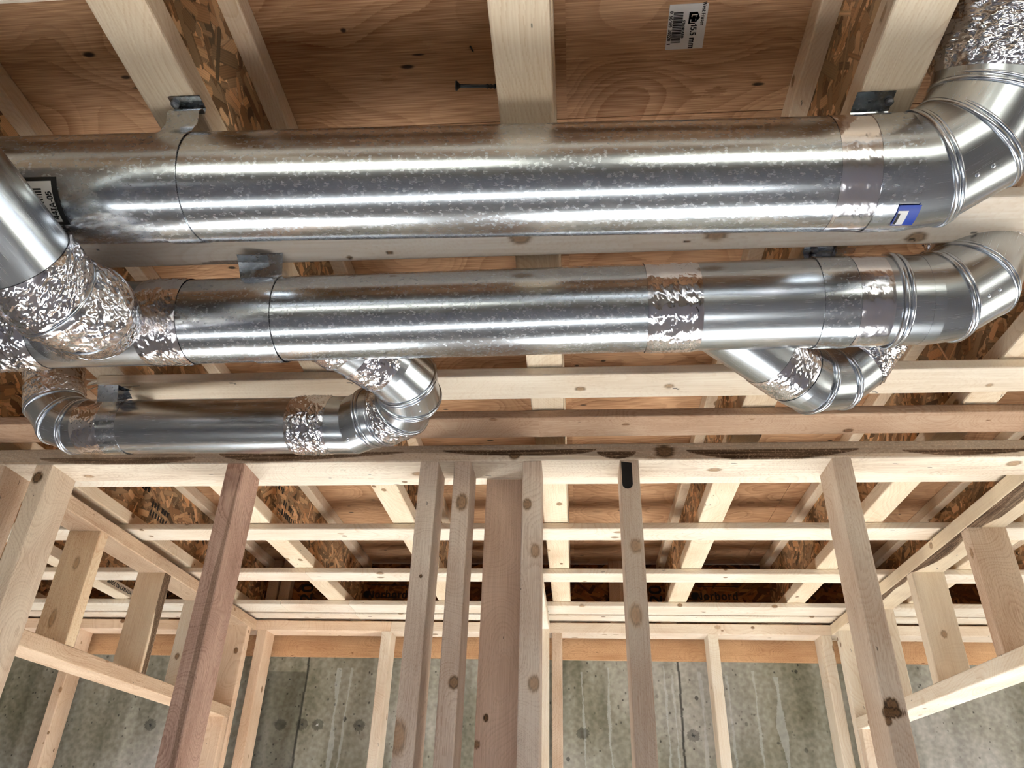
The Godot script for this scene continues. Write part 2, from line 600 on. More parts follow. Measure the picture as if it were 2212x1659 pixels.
func galv_tex(spangle: bool) -> Array:
	var W := 512
	var Cb := noise_bytes(91, 0.075, W, W, W, W, 1, true)
	var Cc := noise_bytes(92, 0.045, W, W, W, W, 1, true)
	var S := noise_bytes(93, 0.4, 32, W, W, W, 2)
	var alb := PackedByteArray()
	alb.resize(W * W * 3)
	var rgh := PackedByteArray()
	rgh.resize(W * W * 3)
	for i in W * W:
		var c := (Cb[i] * 0.6 + Cc[i] * 0.4) / 255.0
		var s := (S[i] - 128) / 255.0
		if not spangle: c = 0.45 + s * 0.15
		var a := 188 + 12 * c + (16 if spangle else 6) * s
		alb[i * 3] = clampi(int(a - 3), 0, 255)
		alb[i * 3 + 1] = clampi(int(a + 1), 0, 255)
		alb[i * 3 + 2] = clampi(int(a + 5), 0, 255)
		var flake := smoothstep(0.60, 0.72, c) if spangle else 0.0
		var r := clampi(int((0.205 + 0.07 * flake if spangle else 0.26 + 0.04 * s) * 255 + (14 if spangle else 4) * s), 0, 255)
		for k in 3: rgh[i * 3 + k] = r
	return [tex_from(alb, W, W), tex_from(rgh, W, W)]

func foil_normal() -> ImageTexture:
	var n := FastNoiseLite.new()
	n.seed = 12
	n.noise_type = FastNoiseLite.TYPE_SIMPLEX_SMOOTH
	n.fractal_type = FastNoiseLite.FRACTAL_RIDGED
	n.frequency = 0.012
	n.fractal_octaves = 3
	n.domain_warp_enabled = true
	n.domain_warp_amplitude = 40.0
	n.domain_warp_frequency = 0.01
	var im := n.get_seamless_image(512, 512)
	im.convert(Image.FORMAT_RGBA8)
	im.bump_map_to_normal_map(4.0)
	return ImageTexture.create_from_image(im)

func std(tex: Texture2D, scale: Vector3, rough := 0.75, tint := Color.WHITE) -> StandardMaterial3D:
	var m := StandardMaterial3D.new()
	m.albedo_texture = tex
	m.albedo_color = tint
	m.uv1_scale = scale
	m.roughness = rough
	m.metallic_specular = 0.3
	return m

func flat(c: Color, rough := 0.6, metal := 0.0) -> StandardMaterial3D:
	var m := StandardMaterial3D.new()
	m.albedo_color = c
	m.roughness = rough
	m.metallic = metal
	return m

func make_materials() -> void:
	var cream := Color(0.905, 0.85, 0.775)
	var gold := Color(0.79, 0.68, 0.56)
	var LS := Vector3(1 / 2.4, 1 / 0.30, 1)
	var rk := func(sd: int, n: int) -> Array:
		var r := RandomNumberGenerator.new()
		r.seed = sd
		var a := []
		for k in n:
			var s := r.randf_range(0.002, 0.0065)
			a.append([r.randf() * 2.4, r.randf() * 0.3, s * r.randf_range(1.0, 2.0), s, r.randf_range(0.0, 0.8)])
		return a
	var ta := lumber_tex(101, 1536, 256, 2.4, 0.3, cream, gold, rk.call(1, 22))
	var tb := lumber_tex(202, 1536, 256, 2.4, 0.3, Color(0.89, 0.82, 0.74), Color(0.77, 0.645, 0.53), rk.call(2, 30), [], 120.0, 110.0)
	var tc := lumber_tex(303, 1536, 256, 2.4, 0.3, Color(0.83, 0.735, 0.645), Color(0.66, 0.52, 0.42), rk.call(3, 16), [], 90.0, 160.0, 0.7)
	M.pine = std(ta, LS)
	M.pine_b = std(tb, LS)
	M.pine_c = std(tc, LS)
	M.pine_pink = std(tb, LS, 0.75, Color(1.0, 0.945, 0.90))
	M.pine_orange = std(tc, LS, 0.75, Color(1.0, 0.90, 0.78))
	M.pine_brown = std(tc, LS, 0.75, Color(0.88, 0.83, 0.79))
	M.pine_tan = std(tc, LS, 0.75, Color(0.97, 0.945, 0.91))
	M.flange = std(ta, LS, 0.75, Color(0.985, 0.95, 0.90))
	M.osb = std(osb_tex(55, 1024, 512, 1024 / 1.2, 5200), Vector3(1 / 1.2, 1 / 0.6, 1), 0.7)
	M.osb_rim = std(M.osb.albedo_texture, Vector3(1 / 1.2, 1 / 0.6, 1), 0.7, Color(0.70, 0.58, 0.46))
	M.ply = std(ply_tex(2048, 1024), Vector3(1 / 2.44, 1 / 1.22, 1), 0.6)
	M.concrete = std(concrete_tex(2048, 512), Vector3(0.25, 1.0, 1), 0.85)
	M.concrete.uv1_offset = Vector3(0.6, 0.65, 0)
	M.slab = flat(Color(0.66, 0.68, 0.695), 0.8)
	M.render = flat(Color(0.60, 0.59, 0.57), 0.9)
	M.white = flat(Color(0.85, 0.85, 0.84), 0.5)
	var g := galv_tex(true)
	M.galv = StandardMaterial3D.new()
	M.galv.albedo_texture = g[0]
	M.galv.metallic = 1.0
	M.galv.roughness = 1.0
	M.galv.roughness_texture = g[1]
	M.galv.uv1_scale = Vector3(8.0, 10.27, 1)
	var g2 := galv_tex(false)
	M.satin = StandardMaterial3D.new()
	M.satin.albedo_texture = g2[0]
	M.satin.metallic = 1.0
	M.satin.roughness = 1.0
	M.satin.roughness_texture = g2[1]
	M.satin.uv1_scale = Vector3(2.0, 5.0, 1)
	M.galv_bead = flat(Color(0.80, 0.82, 0.85), 0.22, 1.0)
	M.strap = M.galv.duplicate()
	M.strap.uv1_scale = Vector3(8.0, 8.0, 1)
	M.foil = flat(Color(0.90, 0.89, 0.90), 0.13, 1.0)
	M.foil.normal_enabled = true
	M.foil.normal_texture = foil_normal()
	M.foil.normal_scale = 0.12
	M.foil.uv1_scale = Vector3(5.0, 5.0, 1)
	M.foil_flat = M.foil.duplicate()
	M.foil_flat.normal_scale = 0.05
	M.foil_flat.roughness = 0.16
	M.steel_dark = flat(Color(0.20, 0.20, 0.20), 0.4, 0.9)
	M.screw = flat(Color(0.55, 0.56, 0.58), 0.3, 1.0)
	M.ink = flat(Color(0.07, 0.06, 0.055), 0.8)
	M.paper = flat(Color(0.86, 0.85, 0.84), 0.55)
	M.green = flat(Color(0.05, 0.12, 0.09), 0.55)
	M.black = flat(Color(0.05, 0.05, 0.055), 0.5)
	M.blue = flat(Color(0.03, 0.22, 0.62), 0.4)

# ------------------------------------------------------------------ ducts
const S2 := 0.961   # the middle run and all that hangs on it
func ax1(x: float) -> Vector3: return Vector3(x, 0.636 + 0.0061 * (x + 0.5), -0.605 - 0.0278 * (x + 0.5))
func ax2(x: float) -> Vector3: return Vector3(x, 0.654 + 0.0166 * (x + 0.5), -0.892 - 0.0115 * (x + 0.5)) * S2
func ax3(x: float) -> Vector3: return (Vector3(-0.8, 0.6457, -1.2104) + Vector3(0.5, -0.0307, 0.0534) * ((x + 0.8) / 0.5)) * S2

func elbow_parts(P: Array, r: float, parent: Node, mats: Array, beads: Array, foil_amp := 0.0022) -> void:
	# P: corner points; piece i lies between P[i] and P[i + 1]
	for i in P.size() - 1:
		var m: Material = mats[mini(i, mats.size() - 1)]
		if m == M.foil:
			tape(P[i], P[i + 1], r, parent, foil_amp, m, cut(P, i), cut(P, i + 1), -1.0, "foil_wrap")
		else:
			tube("gore", P[i], P[i + 1], r, m, parent, cut(P, i), cut(P, i + 1))
	for i in beads:
		bead(P[i], cut(P, i), r + 0.0006, parent)

func build_ducts() -> void:
	var r1 := 0.062
	var t := thing("round_duct", "upper large galvanised round duct nearest the camera, under the joists, with elbow at right", "duct", Vector3.ZERO, "")
	tube("pipe", ax1(-1.3), ax1(0.372), r1, M.galv, t)
	tape(ax1(0.281), ax1(0.325), r1, t, 0.0003, M.foil_flat)
	var P := gores(ax1(0.365), ax1(0.4) - ax1(0.3), Vector3(0, 0.8, 0.6), 0.1, [15, 45, 75], 92)
	elbow_parts(P, r1 + 0.001, t, [M.satin], [2, 3, 4])
	rivets(P[2], P[3], r1 + 0.001, 0.55, t)
	# barcode label wrapped on the duct beside the diagonal pipe
	cyl_patch("barcode_label", -0.598, -0.555, -82.0, -32.0, r1 + 0.0004, M.black, t)
	cyl_patch("label_paper", -0.592, -0.561, -78.0, -36.0, r1 + 0.0007, M.paper, t)
	var rg := RandomNumberGenerator.new()
	rg.seed = 4
	var a := -43.0
	while a > -70.0:
		var wd := rg.randf_range(0.6, 1.9)
		cyl_patch("barcode_bar", -0.589, -0.573, a - wd, a, r1 + 0.0009, M.ink, t)
		a -= wd + rg.randf_range(0.8, 1.7)
	var q := deg_to_rad(-60.0)
	var dn := Vector3(0, sin(q), cos(q))
	lettering("44IA-05", 0.0065, ax1(-0.5645) + dn * (r1 + 0.0008), Vector3(0, cos(q), -sin(q)), Vector3(-1, 0, 0), M.ink, t)
	# blue sticker on the band near the elbow
	cyl_patch("blue_sticker", 0.346, 0.369, -103.0, -76.0, r1 + 0.0030, M.blue, t)
	cyl_patch("sticker_print", 0.347, 0.3575, -101.0, -82.0, r1 + 0.0034, M.paper, t)
	cyl_patch("sticker_print", 0.347, 0.3500, -100.0, -85.0, r1 + 0.0037, M.black, t)

	# foil-wrapped continuation in the joist bay
	var e1: Vector3 = P[P.size() - 1]
	var f := thing("foil_duct", "crumpled foil-wrapped duct in the dark joist bay above the upper duct's elbow", "duct")
	var FP := [e1 + Vector3(0, -0.004, -0.003), e1 + Vector3(0.012, 0.05, 0.045), e1 + Vector3(0.04, 0.09, 0.14), e1 + Vector3(0.05, 0.105, 0.42), e1 + Vector3(0.05, 0.105, 0.9)]
	for i in FP.size() - 1:
		tape(FP[i], FP[i + 1], r1 + (0.0012 if i == 0 else 0.012), f, 0.006, M.foil, cut(FP, i), cut(FP, i + 1), r1 + 0.012, "foil_wrap")

	# middle run
	var r2 := 0.0635 * S2
	t = thing("round_duct", "middle long galvanised round duct running the width of the photo with foil-taped joints", "duct")
	tube("pipe", ax2(-0.86), ax2(0.50), r2, M.galv, t)
	tube("pipe_sleeve", ax2(0.18), ax2(0.50), r2 + 0.0006, M.satin, t)
	tube("pipe_sleeve", ax2(-0.86), ax2(-0.60), r2 + 0.0006, M.satin, t)
	tape(ax2(-0.63), ax2(-0.563), r2 + 0.0006, t, 0.0013)
	tape(ax2(0.106), ax2(0.181), r2 + 0.0006, t, 0.0009)
	tape(ax2(0.392), ax2(0.436), r2 + 0.0008, t, 0.0004, M.foil_flat)
	tape(ax2(-0.92), ax2(-0.79), r2 + 0.0008, t, 0.0030)
	bead(ax2(0.450), ax2(1) - ax2(0), r2 + 0.001, t, 0.0042, true)
	P = gores(ax2(0.50), ax2(1) - ax2(0), Vector3(0, 1.0, 0.08), 0.1 * S2, [15, 45, 75], 92)
	elbow_parts(P, r2 + 0.0008, t, [M.satin, M.satin, M.satin, M.satin, M.foil, M.foil], [2, 3])
	var up := Vector3(0.0, 1.0, 0.0)
	rivets(P[2], P[3], r2 + 0.0008, 0.5, t)
	tape(P[P.size() - 1] - up * 0.004, P[P.size() - 1] + Vector3(0.0, 0.14, 0.0), r2, t, 0.004, M.foil, Vector3.ZERO, Vector3.ZERO, -1.0, "foil_wrap")
	# its left end turns up between the joists, off the left of the photo
	P = gores(ax2(-0.91), ax2(0) - ax2(1), Vector3(0, 1, -0.1), 0.1, [20, 50, 75], 90)
	elbow_parts(P, r2, t, [M.foil], [], 0.003)

	# right branch: wye off the middle duct and an elbow up into the joist bay
	var rb := 0.0508 * S2
	t = thing("branch_duct", "short branch duct leaving the middle duct at right, with gored elbow turning up", "duct")
	var d := Vector3(1, -0.169, -0.867).normalized()
	var A := ax2(0.187)
	var E := A + d * 0.228 * S2
	var w := Vector3(0.297, 1, 0.723)
	tube("pipe", A + d * 0.03, E, rb, M.satin, t)
	tape(A + d * 0.145, A + d * 0.205, rb, t, 0.0012)
	P = gores(E, d, w, 0.098 * S2, [15, 45, 72], 92)
	elbow_parts(P, rb + 0.0008, t, [M.satin, M.satin, M.satin, M.satin, M.foil], [2, 3])
	var g: Vector3 = (P[5] - P[4]).normalized()
	tape(P[5] - g * 0.004, P[5] + g * 0.10, rb + 0.001, t, 0.0028, M.foil, Vector3.ZERO, Vector3.ZERO, -1.0, "foil_wrap")

	# left branch, U bend and the lower run
	t = thing("branch_duct", "branch duct curling in a tight U bend below the middle duct, left of centre", "duct")
	d = Vector3(1, -0.119, -1.158).normalized()
	A = ax2(-0.39)
	E = A + d * 0.153 * S2
	w = Vector3(-1, -0.155, -1)
	tube("pipe", A + d * 0.02, E, rb, M.satin, t)
	tape(A + d * 0.088, A + d * 0.141, rb, t, 0.0014)
	tape(A + d * 0.030, A + d * 0.066, rb + 0.001, t, 0.0016)
	P = gores(E, d, w, 0.085 * S2, [28, 55, 82, 112, 128], 139)
	P[P.size() - 1] = ax3(-0.385)
	P.append(ax3(-0.43))
	elbow_parts(P, rb + 0.0008, t, [M.satin, M.satin, M.satin, M.satin, M.foil, M.satin, M.satin, M.satin], [2, 3, 4, 5, 6])

	rivets(P[2], P[3], rb + 0.0008, -0.2, t)
	rivets(P[6], P[7], rb + 0.0008, -0.35, t)

	t = thing("round_duct", "lower short galvanised round duct at left, below the middle duct, with elbow turning up", "duct")
	tube("pipe", ax3(-0.95), ax3(-0.43), rb, M.satin, t)
	tape(ax3(-0.495), ax3(-0.422), rb + 0.0006, t, 0.0017)
	tape(ax3(-0.925), ax3(-0.866), rb + 0.0004, t, 0.0010)
	P = gores(ax3(-0.935), ax3(-1) - ax3(0), Vector3(0, 1, 0.25), 0.088 * S2, [6, 32, 60], 90)
	elbow_parts(P, rb + 0.0008, t, [M.satin, M.satin, M.satin, M.satin, M.foil], [2, 3, 4], 0.002)
	rivets(P[2], P[3], rb + 0.0008, 0.6, t)
	g = (P[5] - P[4]).normalized()
	tape(P[5] - g * 0.003, P[5] + g * 0.19, rb + 0.001, t, 0.0024, M.foil, Vector3.ZERO, Vector3.ZERO, -1.0, "foil_wrap")

	# diagonal pipe that comes from beside the camera
	t = thing("branch_duct", "slanting round pipe at the left edge joining the middle duct through a foil-wrapped elbow", "duct")
	var rd := 0.0508
	var V1 := Vector3(-0.5776, 0.5082, -0.6389)
	var dd := Vector3(-0.1283, 0.1902, 0.9733)
	var V := [V1 + dd * 0.055, V1, Vector3(-0.563, 0.5158, -0.6742), Vector3(-0.6009, 0.5500, -0.7357), Vector3(-0.672, 0.588, -0.792)]
	var base := Vector3(-0.735, 0.6245, -0.853)
	tube("pipe", V1 + dd * 0.75, V1 + dd * 0.01, rd, M.satin, t)
	for i in 4:
		tape(V[i], V[i + 1], rd + 0.0005, t, 0.0022, M.foil, cut(V, i), cut(V, i + 1), -1.0, "foil_wrap")
	bead(V[1], cut(V, 1), rd + 0.002, t, 0.002, false)
	bead(V[2], cut(V, 2), rd + 0.002, t, 0.0022, false)
	bead(V[3], cut(V, 3), rd + 0.002, t, 0.002, false)
	tube("takeoff", V[4] - (base - V[4]).normalized() * 0.02, base, 0.050, M.satin, t, Vector3.ZERO, Vector3.ZERO, 0.058)

# a pair of pop rivets on a gore, turned by ang (radians) from the side that faces the middle of the room
func rivets(c0: Vector3, c1: Vector3, r: float, ang: float, parent: Node) -> void:
	var d := (c1 - c0).normalized()
	var c := (c0 + c1) / 2
	var e := -c
	e = (e - d * e.dot(d)).normalized().rotated(d, ang)
	for k in [-1.0, 1.0]:
		var p: Vector3 = c + d * 0.009 * k + e * (r - 0.0004)
		lathe("rivet", [Vector2(0, 0.0026), Vector2(0.0009, 0.0023), Vector2(0.0012, 0.0012), Vector2(0.0002, 0.0009), Vector2(0.0002, 0.0001)], p, e, M.galv_bead, parent, 12)

func cyl_patch(called: String, x0: float, x1: float, a0: float, a1: float, r: float, mat: Material, parent: Node) -> void:
	# a label stuck on the upper duct; angles in degrees, 0 faces +z, positive upwards
	var st := SurfaceTool.new()
	st.begin(Mesh.PRIMITIVE_TRIANGLES)
	var n := 10
	for i in n:
		var aa := deg_to_rad(lerpf(a0, a1, float(i) / n))
		var ab := deg_to_rad(lerpf(a0, a1, float(i + 1) / n))
		var Na := Vector3(0, sin(aa), cos(aa))
		var Nb := Vector3(0, sin(ab), cos(ab))
		quad(st, [ax1(x0) + Na * r, ax1(x1) + Na * r, ax1(x1) + Nb * r, ax1(x0) + Nb * r], [Na, Na, Nb, Nb], [Vector2.ZERO, Vector2(1, 0), Vector2.ONE, Vector2(0, 1)])
	mesh(called, st.commit(), mat, parent)

func hanger(label: String, c: Vector3, r: float, w: float, head: Array, tail: Array, a0 := 42.0, a1 := -215.0, screw := Vector3.ZERO) -> Node3D:
	var t := thing("hanger_strap", label, "hanger", Vector3.ZERO, "hanger straps holding the ducts")
	var poly := []
	for p in head: poly.append(Vector3(c.x, p[0], p[1]))
	var n := 40
	for i in n + 1:
		var a := deg_to_rad(lerpf(a0, a1, float(i) / n))
		poly.append(c + Vector3(0, sin(a), cos(a)) * (r + 0.0013))
	for p in tail: poly.append(Vector3(c.x, p[0], p[1]))
	strip("band", poly, Vector3(1, 0, 0), w, 0.0009, M.strap, t)
	if screw != Vector3.ZERO:
		lathe("screw", [Vector2(0, 0.0001), Vector2(0.001, 0.003), Vector2(0.003, 0.0048), Vector2(0.006, 0.005), Vector2(0.006, 0.0001)], screw + Vector3(0, -0.006, 0), Vector3.UP, M.screw, t)
	return t

func build_hangers() -> void:
	hanger("galvanised hanger strap screwed under the left joist and looped round the upper duct", ax1(-0.441), 0.062, 0.038,
		[[0.7228, -0.548], [0.7232, -0.566], [0.7170, -0.5675], [0.7165, -0.560], [0.7080, -0.556], [0.6930, -0.5605]], [[0.700, -0.70], [0.7235, -0.712]], 36.0, -215.0, Vector3(-0.455, 0.7232, -0.557))
	hanger("galvanised hanger strap on the upper duct beside its elbow, tab screwed to the right joist", ax1(0.345), 0.0625, 0.042,
		[[0.7230, -0.585], [0.7225, -0.612], [0.7060, -0.620], [0.7030, -0.600]], [[0.700, -0.70], [0.7235, -0.722]], 48.0, -215.0, Vector3(0.362, 0.7225, -0.598))
	var r2 := 0.0635 * S2
	var t := hanger("galvanised hanger strap on the middle duct with its bent free end under the board", ax2(-0.445), r2 + 0.0006, 0.040,
		[[0.7235, -0.790], [0.718, -0.796], [0.700, -0.806]], [[0.70, -0.935], [0.7235, -0.945]], 48.0)
	var fl := strip("bent_flap", [Vector3(0, 0.004, 0.018), Vector3(0, 0.000, 0.006), Vector3(0, 0.0015, 0.0055), Vector3(0, -0.012, -0.018)], Vector3(1, 0, 0), 0.042, 0.0009, M.strap, t)
	fl.position = Vector3(-0.447, 0.688, -0.806)
	fl.rotation_degrees = Vector3(4, 12, 6)
	t = hanger("galvanised hanger strap on the middle duct at right, tucked under the right joist", ax2(0.367), r2 + 0.0012, 0.044,
		[[0.7235, -0.842], [0.7228, -0.8535], [0.712, -0.8545], [0.700, -0.848], [0.690, -0.838]], [[0.70, -0.935], [0.7235, -0.945]], 52.0, -215.0, Vector3(0.345, 0.7225, -0.848))
	strip("loose_end", [Vector3(0.400, 0.7195, -0.8495), Vector3(0.372, 0.7212, -0.8505)], Vector3(0, 0, 1), 0.012, 0.0009, M.strap, t)
	t = hanger("galvanised hanger strap on the lower duct with its square tab under the broken board", ax3(-0.854), 0.0508 * S2 + 0.0012, 0.036,
		[[0.7045, -1.158], [0.690, -1.136], [0.6770, -1.130]], [[0.68, -1.21], [0.7045, -1.22]], 66.0)
	strip("bent_flap", [Vector3(-0.813, 0.6775, -1.1290), Vector3(-0.813, 0.6640, -1.0865), Vector3(-0.814, 0.6370, -1.0995)], Vector3(1, 0, -0.05), 0.036, 0.0009, M.strap, t)

# ------------------------------------------------------------------ framing
const JX := [-2.093, -1.685, -1.277, -0.868, -0.4605, -0.0475, 0.360, 0.768, 1.176, 1.584]
func build_joists() -> void:
	var lab := ["engineered I-joist at the far left, mostly out of view beyond the left partition",
		"engineered I-joist with words printed on its flange, seen left of the left partition plate",
		"engineered I-joist with black print on its web, crossing above the left partition plate",
		"engineered I-joist with black web print, second joist left of the centre one",
		"engineered I-joist carrying the left hanger strap of the upper duct",
		"engineered I-joist in the middle of the ceiling with a screw sticking out of its web",
		"engineered I-joist carrying the right hanger straps, just left of the foil-wrapped duct",
		"engineered I-joist right of the foil-wrapped duct, bright where daylight reaches it at the far right",
		"engineered I-joist beyond the right partition plate, next after the foil duct's joist",
		"engineered I-joist at the far right edge of the ceiling"]
	for k in JX.size():
		var x: float = JX[k]
		var z0 := -3.03
		var z1 := 3.1
		var t := thing("i_joist", lab[k], "joist", Vector3(x, JB, z0), "engineered joists of the floor above")
		var u := Vector2(0.37 * k + 0.2, 0.071 * k)
		board("bottom_flange", Vector3(0, 0.0175, 0), Vector3(0, 0.0175, z1 - z0), Vector3(1, 0, 0), 0.0635, 0.035, M.flange, u, t)
		board("top_flange", Vector3(0, 0.2235, 0), Vector3(0, 0.2235, z1 - z0), Vector3(1, 0, 0), 0.0635, 0.035, M.flange, u + Vector2(0.7, 0.11), t)
		board("web", Vector3(0, 0.1205, 0), Vector3(0, 0.1205, z1 - z0), Vector3(0, 1, 0), 0.172, 0.0095, M.osb, Vector2(0.31 * k, 0.13 * k), t, 0.0005)
		if k == 2 or k == 3:   # black print on the web, too smudged to read
			var rg := RandomNumberGenerator.new()
			rg.seed = 60 + k
			for row in 4:
				for s in 7:
					var zz := 0.86 + s * 0.016 + (0.12 if row > 1 else 0.0)
					if rg.randf() < 0.8:
						box("ink_stamp", Vector3(0.0047, 0.075 + row * 0.028 + rg.randf() * 0.004, zz), Vector3(0.0051, 0.094 + row * 0.028, zz + rg.randf_range(0.006, 0.014)), M.ink, t)
		if k == 1:
			lettering("MADE IN CANADA", 0.014, Vector3(0.0320, 0.018, 0.40), Vector3(0, 0, -1), Vector3(0, 1, 0), M.ink, t, "printed_words")

func lum(called: String, label: String, cat: String, a: Vector3, b: Vector3, W: Vector3, w: float, th: float, mat: Material, group := "") -> MeshInstance3D:
	var k := used.get(called, 0) as int
	var own := not M.values().has(mat)
	var o := board(called, a, b, W, w, th, mat, Vector2.ZERO if own else Vector2(0.413 * k + 0.09 * label.length(), 0.083 * (label.length() % 11)))
	var g := group
	if g == "":
		if called == "strapping_board": g = "strapping boards under the joists"
		elif called == "cripple_stud": g = "short studs in the partition headers"
		elif called == "top_plate": g = "top plates of the stud walls"
		elif called == "squash_block": g = "squash blocks at the rim joist"
		elif called == "wall_stud": g = "studs of the far wall" if a.z < -2.9 else "studs of the near and middle partitions"
		elif called in ["king_stud", "trimmer_stud"]: g = "studs at the far ends of the side partitions"
		elif called == "header_plate": g = "lower header plates of the side partitions"
	tag(o, label, cat, g)
	return o

func strap(label: String, zf: float, zb: float, x0: float, x1: float, mat: Material, y := 0.7155) -> MeshInstance3D:
	return lum("strapping_board", label, "board", Vector3(x0, y, (zf + zb) / 2), Vector3(x1, y, (zf + zb) / 2), Vector3(0, 0, 1), absf(zf - zb), 0.0185, mat)

func stud(called: String, label: String, x0: float, zf: float, top: float, bottom: float, mat: Material, wx := 0.038, dz := 0.089) -> MeshInstance3D:
	# front at zf, left side at x0
	var a := Vector3(x0 + wx / 2, bottom, zf - dz / 2)
	var b := Vector3(x0 + wx / 2, top, zf - dz / 2)
	if dz > wx: return lum(called, label, "stud", a, b, Vector3(0, 0, 1), dz, wx, mat)
	return lum(called, label, "stud", a, b, Vector3(1, 0, 0), wx, dz, mat)

func hero(tx: Texture2D, lm: float, hm: float, tint := Color.WHITE) -> StandardMaterial3D:
	return std(tx, Vector3(1.0 / lm, 1.0 / hm, 1), 0.75, tint)

func build_framing() -> void:
	var cream := Color(0.905, 0.85, 0.785)
	var gold := Color(0.79, 0.685, 0.57)
	# boards with knots of their own; u runs from the board's left end, v from its camera-side edge
	var tm1 := lumber_tex(11, 2048, 72, 3.9, 0.215, cream, gold,
		[[1.832, 0.048, 0.013, 0.011, 0.45], [2.098, 0.053, 0.013, 0.011, 0.4], [2.365, 0.071, 0.012, 0.009, 0.5], [2.60, 0.060, 0.011, 0.009, 0.6], [1.585, 0.078, 0.004, 0.003, 0.9], [1.645, 0.070, 0.005, 0.003, 0.9], [2.06, 0.066, 0.004, 0.002, 1.0]], [[1.36, 1.44, 0.074, 0.086, 0.5, -1]], 150.0, 70.0, 0.4)
	var tm2 := lumber_tex(12, 1536, 72, 3.0, 0.215, Color(0.90, 0.835, 0.75), gold,
		[[0.90, 0.05, 0.008, 0.006, 0.5], [1.06, 0.045, 0.008, 0.006, 0.3], [1.32, 0.055, 0.009, 0.007, 0.4], [1.42, 0.02, 0.01, 0.007, 0.3], [1.62, 0.06, 0.006, 0.005, 0.3]], [], 150.0, 90.0, 0.4)
	var tm4 := lumber_tex(14, 2048, 132, 4.1, 0.254, Color(0.90, 0.84, 0.76), Color(0.70, 0.59, 0.49),
		[[2.235, 0.235, 0.016, 0.012, 0.9], [1.45, 0.232, 0.02, 0.010, 0.9], [1.93, 0.240, 0.01, 0.008, 0.8], [2.34, 0.05, 0.012, 0.008, 0.4], [1.72, 0.06, 0.012, 0.008, 0.3], [0.98, 0.06, 0.010, 0.007, 0.3], [2.92, 0.03, 0.012, 0.01, 0.4]],
		[[-9.0, 13.0, 0.214, 0.254, 0.34], [1.30, 1.70, 0.232, 0.254, 0.75], [1.78, 2.10, 0.229, 0.254, 0.95], [2.10, 2.18, 0.236, 0.254, 0.9], [2.28, 2.62, 0.234, 0.254, 0.9], [2.70, 2.95, 0.238, 0.254, 0.9], [0.9, 1.25, 0.240, 0.254, 0.6]], 120.0, 150.0, 0.6, 40)
	var kn := func(l: Array, w: Array, sd: int, a: Color, b: Color, c := 0.6) -> StandardMaterial3D:
		return hero(lumber_tex(sd, 1536, 208, 2.36, 0.254, a, b, l, w, 110.0, 130.0, c, 12), 2.36, 0.254)
	# strapping under the joists
	strap("pale strapping board under the joists at the top left corner, nearest the camera", -0.330, -0.418, -2.1, 1.9, M.pine)
	var o := strap("pale knotty strapping board between the upper and middle ducts", -0.740, -0.826, -1.9, 2.0, hero(tm1, 3.9, 0.215))
	fix_uv(o, -1.9, 2.0, 0.740)
	o = strap("pale strapping board with a splintered left end, behind the middle duct", -1.150, -1.234, -0.885, 2.0, hero(tm2, 3.0, 0.215))
	fix_uv(o, -0.885, 2.0, 1.150)
	var rg := RandomNumberGenerator.new()
	rg.seed = 8
	for k in 12:   # torn fibres at its end
		var z := -1.155 - k * 0.0066
		var l := rg.randf_range(0.008, 0.035)
		board("splinter", Vector3(0.004, rg.randf_range(-0.006, 0.006), 0.038 - k * 0.0066), Vector3(-l, rg.randf_range(-0.010, 0.008), 0.038 - k * 0.0066 + rg.randf_range(-0.004, 0.004)), Vector3(0, 0, 1), rg.randf_range(0.002, 0.005), rg.randf_range(0.0015, 0.004), M.pine, Vector2(k * 0.1, 0.05), o, 0.0005)
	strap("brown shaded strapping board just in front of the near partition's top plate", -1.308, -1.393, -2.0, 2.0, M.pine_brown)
	strap("strapping board hidden but for a bright strip along the back of the near top plate", -1.548, -1.636, -2.0, 2.0, M.pine)
	strap("strapping board with dark bark along its upper edge, first one behind the near partition", -1.934, -2.024, -2.0, 2.0, M.pine)
	strap("left length of the second strapping board behind the near partition, butted near the redwood-tinted stud", -2.333, -2.422, -2.0, -0.86, M.pine_b)
	strap("long right length of the second strapping board behind the near partition", -2.333, -2.422, -0.859, 2.0, M.pine)
	strap("left length of the third strapping board behind the near partition, beside the concrete wall", -2.719, -2.828, -2.4, -1.075, M.pine)
	strap("short middle length of the third strapping board, between two butt joints", -2.719, -2.828, -1.074, -0.82, M.pine_b)
	strap("long right length of the third strapping board, bright in daylight", -2.719, -2.828, -0.819, 2.0, M.pine)
	strap("left length of the thin board right over the far wall plate", -2.852, -2.945, -2.4, -0.83, M.pine_b)
	strap("right length of the thin board right over the far wall plate", -2.852, -2.945, -0.829, 2.0, M.pine)
	# near partition
	var pl := lum("top_plate", "weathered top plate of the near partition with dark bark wane along its front", "plate", Vector3(-2.05, PB + 0.019, -1.451), Vector3(2.05, PB + 0.019, -1.451), Vector3(0, 0, 1), 0.089, 0.038, hero(tm4, 4.1, 0.254))
	fix_uv2(pl)
	var lt := Color(0.85, 0.775, 0.71)
	var dk := Color(0.66, 0.54, 0.46)
	var top := PB
	stud("wall_stud", "near partition stud at the left edge, only its brown side showing", -1.263, -1.407, top, FLOOR, M.pine_c)
	stud("wall_stud", "tan near partition stud with a knot at its top, second from left edge", -1.153, -1.407, top, FLOOR, kn.call([[2.33, 0.108, 0.012, 0.009, 0.9], [1.9, 0.16, 0.01, 0.008, 0.4]], [], 21, Color(0.87, 0.79, 0.70), Color(0.70, 0.58, 0.48)))
